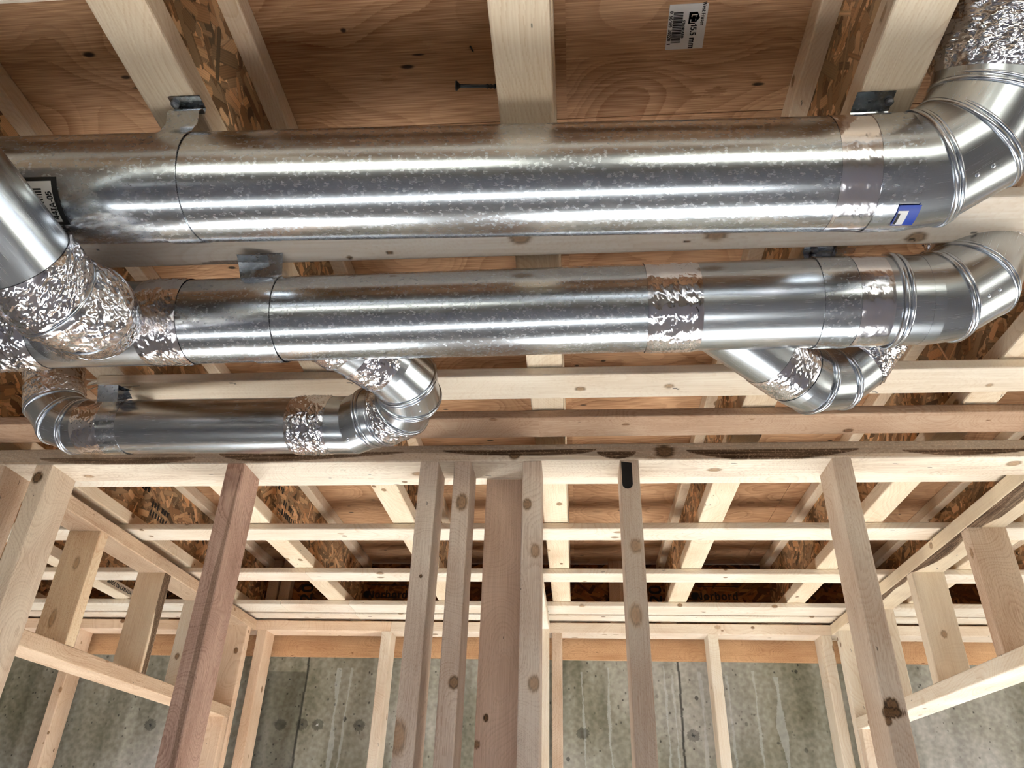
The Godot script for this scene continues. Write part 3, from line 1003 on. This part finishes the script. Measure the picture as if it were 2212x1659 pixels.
	stud("wall_stud", "redwood-tinted brown near partition stud with a bark edge, left of centre", -0.727, -1.407, top, FLOOR, kn.call([[2.05, 0.14, 0.006, 0.004, 0.9], [1.95, 0.19, 0.006, 0.005, 0.4]], [[1.6, 2.36, 0.089, 0.100, 0.35]], 22, Color(0.78, 0.645, 0.575), Color(0.54, 0.405, 0.35), 0.8))
	stud("wall_stud", "near partition stud with a rough brown knot low down, leftmost of the centre group", -0.314, -1.407, top, FLOOR, kn.call([[1.84, 0.115, 0.025, 0.012, 0.2], [2.23, 0.125, 0.003, 0.003, 1.0], [2.12, 0.10, 0.003, 0.003, 1.0]], [], 23, lt, dk))
	stud("wall_stud", "rough near partition stud with a split knot near its top, second of the centre group", -0.243, -1.407, top, FLOOR, kn.call([[2.27, 0.098, 0.016, 0.010, 0.5], [1.93, 0.092, 0.01, 0.008, 0.7]], [], 24, lt, dk), 0.035)
	stud("wall_stud", "narrow near partition stud with a round knot, right of the wide flat stud", -0.102, -1.407, top, FLOOR, kn.call([[2.265, 0.112, 0.010, 0.008, 0.6], [2.17, 0.095, 0.012, 0.008, 0.2], [1.93, 0.095, 0.012, 0.009, 0.3]], [], 25, lt, dk), 0.0385)
	o = stud("wall_stud", "near partition stud with a charred black notch at its top, right of centre", 0.095, -1.407, top, FLOOR, kn.call([[2.18, 0.10, 0.012, 0.010, 0.2], [2.05, 0.107, 0.018, 0.010, 0.1], [1.78, 0.115, 0.016, 0.008, 0.2]], [], 26, Color(0.80, 0.73, 0.66), dk))
	charred(o)
	stud("wall_stud", "near partition stud at right with a dark split knot low on its front", 0.512, -1.407, top, FLOOR, kn.call([[1.905, 0.108, 0.010, 0.010, 0.9], [1.893, 0.112, 0.008, 0.018, 1.0], [2.02, 0.05, 0.010, 0.007, 0.6], [1.88, 0.12, 0.006, 0.006, 0.8]], [], 27, Color(0.83, 0.755, 0.68), Color(0.68, 0.55, 0.45)))
	# middle partition running away from the camera
	stud("wall_stud", "wide flat stud with arched grain in the centre group, end of the middle partition", -0.186, -1.500, top, FLOOR, kn.call([[1.885, 0.190, 0.006, 0.004, 1.0], [1.84, 0.205, 0.006, 0.005, 0.6]], [], 28, Color(0.83, 0.715, 0.635), dk, 0.5), 0.089, 0.038)
	lum("top_plate", "top plate of the middle partition, edge-on behind the narrow knotty stud", "plate", Vector3(-0.1415, PB + 0.019, -1.496), Vector3(-0.1415, PB + 0.019, -2.920), Vector3(1, 0, 0), 0.089, 0.038, M.pine)
	stud("wall_stud", "far end stud of the middle partition, against the far wall frame", -0.186, -2.860, top, FLOOR, M.pine, 0.089, 0.038)
	stud("wall_stud", "stud of the middle partition hidden behind the centre group", -0.186, -2.20, top, FLOOR, M.pine, 0.089, 0.038)
	# left partition: plate, header with cripples
	lum("top_plate", "top plate of the left partition slanting away to the far wall", "plate", Vector3(-1.2805, PB + 0.019, -1.496), Vector3(-1.2805, PB + 0.019, -2.920), Vector3(1, 0, 0), 0.089, 0.038, M.pine_tan)
	lum("header_plate", "lower header plate of the left partition, its underside bright", "plate", Vector3(-1.2805, 0.354, -1.50), Vector3(-1.2805, 0.354, -2.838), Vector3(1, 0, 0), 0.089, 0.038, M.pine_tan)
	stud("cripple_stud", "reddish-streaked short stud, nearest one in the left partition header", -1.326, -1.816, top, 0.373, kn.call([[0.20, 0.160, 0.016, 0.007, 0.1], [0.06, 0.175, 0.02, 0.007, 0.1]], [], 29, Color(0.90, 0.80, 0.67), Color(0.74, 0.55, 0.41), 0.7), 0.089, 0.038)
	stud("cripple_stud", "short stud with a dark bark edge, second in the left partition header", -1.326, -2.180, top, 0.373, kn.call([], [[-0.3, 0.6, 0.088, 0.124, 0.9]], 30, Color(0.90, 0.81, 0.70), Color(0.76, 0.60, 0.46), 0.4), 0.089, 0.038)
	stud("cripple_stud", "short stud third in the left partition header, partly behind the redwood-tinted stud", -1.326, -2.495, top, 0.373, M.pine, 0.089, 0.038)
	stud("king_stud", "full-height pinkish stud at the far end of the left partition", -1.326, -2.845, top, FLOOR, M.pine_pink, 0.089, 0.038)
	stud("trimmer_stud", "trimmer stud standing under the far end of the left header plate", -1.326, -2.800, 0.335, FLOOR, M.pine_pink, 0.089, 0.038)
	# right partition
	var tr := lumber_tex(41, 1024, 132, 1.5, 0.254, Color(0.905, 0.83, 0.72), gold, [[0.5, 0.23, 0.008, 0.007, 0.2]], [[0.0, 1.25, 0.0, 0.036, 0.9], [-0.6, 0.8, 0.0, 0.05, 0.8]], 150.0, 90.0, 0.4)
	var rp := lum("top_plate", "top plate of the right partition with shaggy dark bark along its lower edge", "plate", Vector3(0.977, PB + 0.019, -1.496), Vector3(0.977, PB + 0.019, -2.920), Vector3(1, 0, 0), 0.089, 0.038, hero(tr, 1.5, 0.254))
	fix_uv3(rp)
	lum("header_plate", "lower header plate of the right partition with rough fibres on its top edge", "plate", Vector3(0.977, 0.353, -1.50), Vector3(0.977, 0.353, -2.838), Vector3(1, 0, 0), 0.089, 0.038, M.pine)
	stud("cripple_stud", "shaded brown short stud nearest in the right partition header, at the right edge", 0.934, -1.798, top, 0.372, M.pine_c, 0.089, 0.038)
	stud("cripple_stud", "sunlit white short stud with a knot, second in the right partition header", 0.934, -2.153, top, 0.372, kn.call([[0.12, 0.165, 0.009, 0.007, 0.3]], [], 42, Color(0.91, 0.84, 0.75), gold, 0.35), 0.089, 0.038)
	stud("cripple_stud", "slim bright short stud third in the right partition header, behind the knotty right stud", 0.934, -2.550, top, 0.372, M.pine, 0.089, 0.038)
	stud("king_stud", "full-height bright stud at the far end of the right partition", 0.934, -2.845, top, FLOOR, M.pine, 0.089, 0.038)
	stud("trimmer_stud", "trimmer stud under the far end of the right header plate", 0.934, -2.800, 0.334, FLOOR, M.pine_b, 0.089, 0.038)
	# far wall frame in front of the concrete
	lum("top_plate", "left length of the far wall's top plate, in front of the concrete", "plate", Vector3(-2.45, PB + 0.019, -2.966), Vector3(-0.705, PB + 0.019, -2.966), Vector3(0, 0, 1), 0.089, 0.038, M.pine_pink)
	lum("top_plate", "right length of the far wall's top plate, in front of the concrete", "plate", Vector3(-0.704, PB + 0.019, -2.966), Vector3(2.0, PB + 0.019, -2.966), Vector3(0, 0, 1), 0.089, 0.038, M.pine_b)
	stud("wall_stud", "far wall stud seen under the left header plate, in front of bare concrete", -1.984, -2.921, top, FLOOR, M.pine_pink)
	stud("wall_stud", "far wall stud in the corner right of the left partition", -1.228, -2.921, top, FLOOR, M.pine_pink)
	stud("wall_stud", "far wall stud standing alone in the left concrete bay", -0.739, -2.921, top, FLOOR, M.pine_b)
	stud("wall_stud", "orange-tinted far wall stud in the corner right of the middle partition", -0.089, -2.921, top, FLOOR, M.pine_c)
	stud("wall_stud", "pale far wall stud standing alone in the right concrete bay", 0.486, -2.921, top, FLOOR, M.pine)
	stud("wall_stud", "bright far wall stud in the corner left of the right partition", 0.893, -2.921, top, FLOOR, M.pine)
	lum("sill_board", "knotty orange sill board lying on the concrete wall", "board", Vector3(-3.9, 0.653, -3.062), Vector3(3.1, 0.653, -3.062), Vector3(0, 1, 0), 0.134, 0.038, M.pine_orange)
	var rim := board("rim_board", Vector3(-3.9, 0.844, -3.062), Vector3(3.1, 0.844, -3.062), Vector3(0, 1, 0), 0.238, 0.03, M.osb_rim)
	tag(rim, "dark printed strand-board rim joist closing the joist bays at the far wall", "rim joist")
	for q in [[-0.765, "Norbord"], [0.557, "Norbord"], [-1.46, "Norbord"]]:
		lettering(q[1], 0.030, Vector3(q[0] + 3.9, -0.010, 0.0152), Vector3(1, 0, 0), Vector3(0, 1, 0), M.ink, rim, "printed_words")
		box("ink_stamp", Vector3(q[0] + 3.9 - 0.07, 0.028, 0.015), Vector3(q[0] + 3.9 + 0.09, 0.031, 0.0153), M.ink, rim)
		lathe("printed_mark", [Vector2(0, 0.0001), Vector2(0, 0.014), Vector2(0.0003, 0.014), Vector2(0.0003, 0.0001)], Vector3(q[0] + 3.9 - 0.085, -0.008, 0.015), Vector3(0, 0, 1), M.ink, rim)
	lettering("20", 0.05, Vector3(0.320 + 3.9, -0.005, 0.0152), Vector3(0, 1, 0), Vector3(-1, 0, 0), M.ink, rim, "printed_words")
	lettering("20", 0.05, Vector3(-1.10 + 3.9, -0.005, 0.0152), Vector3(0, 1, 0), Vector3(-1, 0, 0), M.ink, rim, "printed_words")
	for q in [[-1.235, "left one of two squash blocks at the rim, left of the redwood-tinted stud's joist bay"], [-1.183, "right one of two squash blocks at the rim, in the left joist bay"], [0.158, "squash block standing at the rim beside the charred stud"], [0.198, "thin squash block at the rim right of the charred stud"]]:
		lum("squash_block", q[1], "block", Vector3(q[0], JB, -3.027), Vector3(q[0], PLY - 0.001, -3.027), Vector3(1, 0, 0), 0.045, 0.038, M.pine_c)

# texture rows start at the camera-side edge of the underside; columns at the left end
func fix_uv(o: MeshInstance3D, _x0: float, _x1: float, _z: float) -> void:
	reuv(o, func(v: Vector3, n: Vector3, len: float) -> Vector2:
		var hw := 0.045
		if n.y < -0.5: return Vector2(v.x, hw - v.z)
		if n.z > 0.5: return Vector2(v.x, 0.215 + v.y - 0.012)
		return Vector2(v.x, 0.1 + (v.z if absf(n.y) > 0.5 else v.y)))

# underside rows 0..0.089 from the front; front face rows 0.216..0.254 from the top, its lower edge at 0.254
func fix_uv2(o: MeshInstance3D) -> void:
	reuv(o, func(v: Vector3, n: Vector3, len: float) -> Vector2:
		if n.z > 0.3: return Vector2(v.x, 0.235 - v.y)
		if n.y < -0.5: return Vector2(v.x, 0.0445 - v.z)
		return Vector2(v.x, 0.12 + (v.z if absf(n.y) > 0.5 else v.y)))

# underside rows 0..0.089 from the -x edge
func fix_uv3(o: MeshInstance3D) -> void:
	reuv(o, func(v: Vector3, n: Vector3, len: float) -> Vector2:
		var u := -v.z
		if n.y < -0.5: return Vector2(u, v.x + 0.0445)
		if n.x < -0.5: return Vector2(u, 0.235 - v.y)
		return Vector2(u, 0.12 + (v.x if absf(n.y) > 0.5 else v.y)))

func reuv(o: MeshInstance3D, f: Callable) -> void:
	var arr := o.mesh.surface_get_arrays(0)
	var v: PackedVector3Array = arr[Mesh.ARRAY_VERTEX]
	var n: PackedVector3Array = arr[Mesh.ARRAY_NORMAL]
	var uv: PackedVector2Array = arr[Mesh.ARRAY_TEX_UV]
	for i in v.size():
		uv[i] = f.call(v[i], n[i], 0.0)
	arr[Mesh.ARRAY_TEX_UV] = uv
	var m := ArrayMesh.new()
	m.add_surface_from_arrays(Mesh.PRIMITIVE_TRIANGLES, arr)
	o.mesh = m

func charred(o: MeshInstance3D) -> void:
	# dark hollow where bark was left in the stud's front, a thin scooped plate let into its face
	var st := SurfaceTool.new()
	st.begin(Mesh.PRIMITIVE_TRIANGLES)
	var L := PB - FLOOR
	var pts := []
	for k in 9:
		var a := PI * k / 8.0
		pts.append(Vector2(0.0105 * cos(a), -0.0105 * sin(a) - 0.052))
	var c := Vector3(-0.006, L, 0.0447)
	var poly := [Vector2(-0.0105, -0.003)]
	for k in range(8, -1, -1): poly.append(pts[k])
	poly.append(Vector2(0.0105, -0.006))
	for i in range(1, poly.size() - 1):
		for k in [0, i + 1, i]:
			st.set_normal(Vector3(0, 0, 1))
			st.set_uv(Vector2.ZERO)
			st.add_vertex(c + Vector3(poly[k].x, poly[k].y, 0))
	var m := flat(Color(0.055, 0.04, 0.035), 0.9)
	tag(mesh("charred_notch", st.commit(), m, o), "black charred notch", "")

# ------------------------------------------------------------------ shell
func wall(called: String, pieces: Array, mat: Material) -> MeshInstance3D:
	var st := SurfaceTool.new()
	st.begin(Mesh.PRIMITIVE_TRIANGLES)
	for p in pieces: box_uv(st, p[0], p[1])
	var o := mesh(called, st.commit(), mat, null)
	tag(o, "", "", "", "structure")
	return o

func build_shell() -> void:
	var x0 := -4.0
	var x1 := 3.2
	var z0 := -3.045
	var z1 := 3.2
	wall("floor", [[Vector3(x0 - 0.2, FLOOR - 0.15, z0 - 0.2), Vector3(x1 + 0.2, FLOOR, z1 + 0.2)]], M.slab)
	wall("wall_back", [[Vector3(x0 - 0.2, FLOOR, z0 - 0.2), Vector3(x1 + 0.2, 0.586, z0)]], M.concrete)
	wall("wall_left", [[Vector3(x0 - 0.2, FLOOR, z0), Vector3(x0, PLY, z1)]], M.render)
	# right wall: a low window with a transom over it, and a tall slit window nearer
	var op := [[-0.85, -0.08, -2.0, -1.15], [0.18, 0.78, -2.0, -1.15], [-0.62, 0.78, 0.58, 0.80]]
	wall("wall_right", [[Vector3(x1, FLOOR, z0), Vector3(x1 + 0.2, -0.85, z1)], [Vector3(x1, 0.78, z0), Vector3(x1 + 0.2, PLY, z1)], [Vector3(x1, -0.85, z0), Vector3(x1 + 0.2, 0.78, -2.0)], [Vector3(x1, -0.08, -2.0), Vector3(x1 + 0.2, 0.18, -1.15)], [Vector3(x1, -0.85, -1.15), Vector3(x1 + 0.2, 0.78, 0.58)], [Vector3(x1, -0.85, 0.58), Vector3(x1 + 0.2, -0.62, 0.80)], [Vector3(x1, -0.85, 0.80), Vector3(x1 + 0.2, 0.78, z1)]], M.render)
	# front wall behind the camera with two windows
	var wy0 := -0.3
	var wy1 := 0.5
	wall("wall_front", [[Vector3(x0, FLOOR, z1), Vector3(x1, wy0, z1 + 0.2)], [Vector3(x0, wy1, z1), Vector3(x1, PLY, z1 + 0.2)], [Vector3(x0, wy0, z1), Vector3(-2.1, wy1, z1 + 0.2)], [Vector3(-0.2, wy0, z1), Vector3(0.7, wy1, z1 + 0.2)], [Vector3(2.4, wy0, z1), Vector3(x1, wy1, z1 + 0.2)]], M.render)
	var k := 1
	for q in [[-2.1, -0.2], [0.7, 2.4]]:
		var a: float = q[0]
		var b: float = q[1]
		var m: float = (a + b) / 2
		var s := 0.05
		wall("window_%d" % k, [[Vector3(a, wy0, z1 + 0.05), Vector3(a + s, wy1, z1 + 0.11)], [Vector3(b - s, wy0, z1 + 0.05), Vector3(b, wy1, z1 + 0.11)], [Vector3(a + s, wy0, z1 + 0.05), Vector3(b - s, wy0 + s, z1 + 0.11)], [Vector3(a + s, wy1 - s, z1 + 0.05), Vector3(b - s, wy1, z1 + 0.11)], [Vector3(m - s / 2, wy0 + s, z1 + 0.05), Vector3(m + s / 2, wy1 - s, z1 + 0.11)]], M.white)
		k += 1
	for q in op:
		var ry0: float = q[0]
		var ry1: float = q[1]
		var a: float = q[2]
		var b: float = q[3]
		var s := 0.03
		wall("window_%d" % k, [[Vector3(x1 + 0.05, ry0, a), Vector3(x1 + 0.11, ry1, a + s)], [Vector3(x1 + 0.05, ry0, b - s), Vector3(x1 + 0.11, ry1, b)], [Vector3(x1 + 0.05, ry0, a + s), Vector3(x1 + 0.11, ry0 + s, b - s)], [Vector3(x1 + 0.05, ry1 - s, a + s), Vector3(x1 + 0.11, ry1, b - s)]], M.white)
		k += 1
	# subfloor sheets
	var c := wall("ceiling", [[Vector3(x0 - 0.2, PLY + 0.016, z0 - 0.2), Vector3(x1 + 0.2, PLY + 0.05, z1 + 0.2)]], M.ply)
	var row := 0
	var z := z0 - 0.2
	while z < z1 + 0.2:
		var zb := minf(z + 1.2192, z1 + 0.2)
		var x := x0 - 0.2 - (1.22 if row % 2 else 0.0)
		while x < x1 + 0.2:
			var xa := maxf(x, x0 - 0.2)
			var xb := minf(x + 2.438, x1 + 0.2)
			if xb - xa > 0.05:
				box("plywood_sheet", Vector3(xa + 0.0008, PLY, z + 0.0008), Vector3(xb - 0.0008, PLY + 0.0155, zb - 0.0008), M.ply, c)
			x += 2.438
		z += 1.2192
		row += 1
	# ground outside
	wall("ground", [[Vector3(-30, FLOOR - 0.3, -30), Vector3(30, FLOOR - 0.16, 30)]], flat(Color(0.55, 0.55, 0.50), 0.9))

func build_small() -> void:
	# paper label stapled on the subfloor; its words run away from the camera
	var t := thing("product_label", "white paper barcode label stuck on the plywood subfloor at the top right", "label", Vector3(0.1665, PLY, -0.659))
	var X := Vector3(0, 0, -1)
	var Y := Vector3(1, 0, 0)
	var st := SurfaceTool.new()
	st.begin(Mesh.PRIMITIVE_TRIANGLES)
	add_board(st, Vector3(0, -0.0003, 0.034), Vector3(0, -0.0003, -0.034), Y, 0.052, 0.0006, Vector2.ZERO, 0.0002)
	mesh("paper", st.commit(), M.paper, t)
	var h := -0.0008
	lettering("West Fraser", 0.0050, Vector3(0.0205, h, 0.019), X, Y, M.ink, t, "lettering", 0.86)
	lettering("15.5 mm", 0.0082, Vector3(0.0095, h, -0.0145), X, Y, M.ink, t, "lettering", 0.82)
	lettering("STANDARD", 0.0036, Vector3(-0.0045, h, -0.003), X, Y, M.ink, t, "lettering", 1.05)
	lettering("0  56169  30220  1", 0.0046, Vector3(-0.0225, h, -0.001), X, Y, M.ink, t, "lettering", 1.0)
	# five-sided mark with two strokes
	st = SurfaceTool.new()
	st.begin(Mesh.PRIMITIVE_TRIANGLES)
	var pg := [Vector2(0.022, 0.0015), Vector2(0.0045, 0.0015), Vector2(0.0045, 0.010), Vector2(0.0135, 0.0165), Vector2(0.022, 0.0125)]
	for i in range(1, 4):
		for q in [0, i + 1, i, 0, i, i + 1]:
			st.set_normal(Vector3(0, -1, 0))
			st.set_uv(Vector2.ZERO)
			st.add_vertex(Vector3(pg[q].y, h, pg[q].x))
	mesh("house_mark", st.commit(), M.green, t)
	for q in [[0.0185, 0.0175, 0.005, 0.013], [0.0185, 0.0150, 0.005, 0.006], [0.0165, 0.0150, 0.0105, 0.0115], [0.0075, 0.0065, 0.004, 0.0115], [0.0115, 0.0065, 0.004, 0.005], [0.0120, 0.0095, 0.0105, 0.0115]]:
		box("mark_stroke", Vector3(q[2], h - 0.0003, q[1]), Vector3(q[3], h - 0.0001, q[0]), M.paper, t)
	var rg := RandomNumberGenerator.new()
	rg.seed = 15
	var z := 0.0225
	while z > -0.0245:
		var w := rg.randf_range(0.0006, 0.0017)
		box("barcode_bar", Vector3(-0.0195, h - 0.0001, z - w), Vector3(-0.0065, h + 0.0002, z), M.ink, t)
		z -= w + rg.randf_range(0.0006, 0.0013)
	# screw through the centre joist's web
	var s := thing("long_screw", "long dark screw sticking out of the centre joist's web below the plywood", "screw", Vector3(-0.1465, 0.850, -0.648))
	var prof := [Vector2(0, 0.0001), Vector2(0.0003, 0.0062), Vector2(0.002, 0.0066), Vector2(0.0048, 0.0035), Vector2(0.007, 0.0021), Vector2(0.040, 0.0021)]
	lathe("head_and_shank", prof, Vector3.ZERO, Vector3(1, 0, -0.07), M.steel_dark, s)
	var th := []
	for k in 24:
		th.append(Vector2(0.040 + k * 0.0024, 0.0021 if k % 2 == 0 else 0.0031))
	lathe("thread", th, Vector3.ZERO, Vector3(1, 0, -0.07), M.steel_dark, s)
	var nl := lathe("nail_tip", [Vector2(0, 0.0013), Vector2(0.013, 0.0013), Vector2(0.019, 0.0001)], Vector3(-0.136, PLY, -0.672), Vector3(0.35, -1, 0.15), M.steel_dark, null)
	tag(nl, "small nail tip poking down through the plywood, above the long screw", "nail")

# ------------------------------------------------------------------ scene
func _ready() -> void:
	var cam := Camera3D.new()
	cam.name = "camera"
	cam.position = OFF
	cam.rotation_degrees = Vector3(30.854, 5.228, 1.749)
	cam.fov = rad_to_deg(2.0 * atan(829.5 / 1635.417))
	cam.near = 0.02
	add_child(cam)
	var env := Environment.new()
	env.background_mode = Environment.BG_SKY
	var sky := Sky.new()
	var sm := ProceduralSkyMaterial.new()
	sm.sky_top_color = Color(0.50, 0.66, 0.92)
	sm.sky_horizon_color = Color(0.86, 0.91, 0.98)
	sm.ground_bottom_color = Color(0.50, 0.50, 0.47)
	sm.ground_horizon_color = Color(0.70, 0.72, 0.72)
	sm.sky_energy_multiplier = 1.0
	sm.ground_energy_multiplier = 1.0
	sky.sky_material = sm
	env.sky = sky
	env.background_energy_multiplier = 5.0
	env.tonemap_mode = Environment.TONE_MAPPER_LINEAR
	env.tonemap_exposure = 1.2
	env.sdfgi_enabled = true
	env.ssao_enabled = true
	env.ssil_enabled = true
	var we := WorldEnvironment.new()
	we.name = "environment"
	we.environment = env
	add_child(we)
	var sun := DirectionalLight3D.new()
	sun.name = "sun"
	sun.light_color = Color(1.0, 0.985, 0.965)
	sun.light_energy = 70.0
	sun.light_angular_distance = 0.6
	sun.shadow_enabled = true
	add_child(sun)
	sun.look_at_from_position(Vector3.ZERO, Vector3(-0.90, -0.42, -0.16))
	seed(7)
	fn_a.seed = 3
	fn_a.noise_type = FastNoiseLite.TYPE_SIMPLEX_SMOOTH
	fn_a.frequency = 0.42
	fn_a.fractal_octaves = 2
	fn_a.domain_warp_enabled = true
	fn_a.domain_warp_amplitude = 1.2
	fn_a.domain_warp_frequency = 0.4
	fn_b.seed = 9
	fn_b.noise_type = FastNoiseLite.TYPE_SIMPLEX_SMOOTH
	fn_c.seed = 21
	fn_c.noise_type = FastNoiseLite.TYPE_SIMPLEX_SMOOTH
	fn_c.frequency = 0.2
	fn_c.fractal_octaves = 1
	fn_b.domain_warp_enabled = true
	fn_b.domain_warp_amplitude = 0.8
	fn_b.domain_warp_frequency = 0.5
	fn_b.frequency = 0.95
	fn_b.fractal_octaves = 1
	make_materials()
	build_shell()
	build_joists()
	build_framing()
	build_ducts()
	build_hangers()
	build_small()
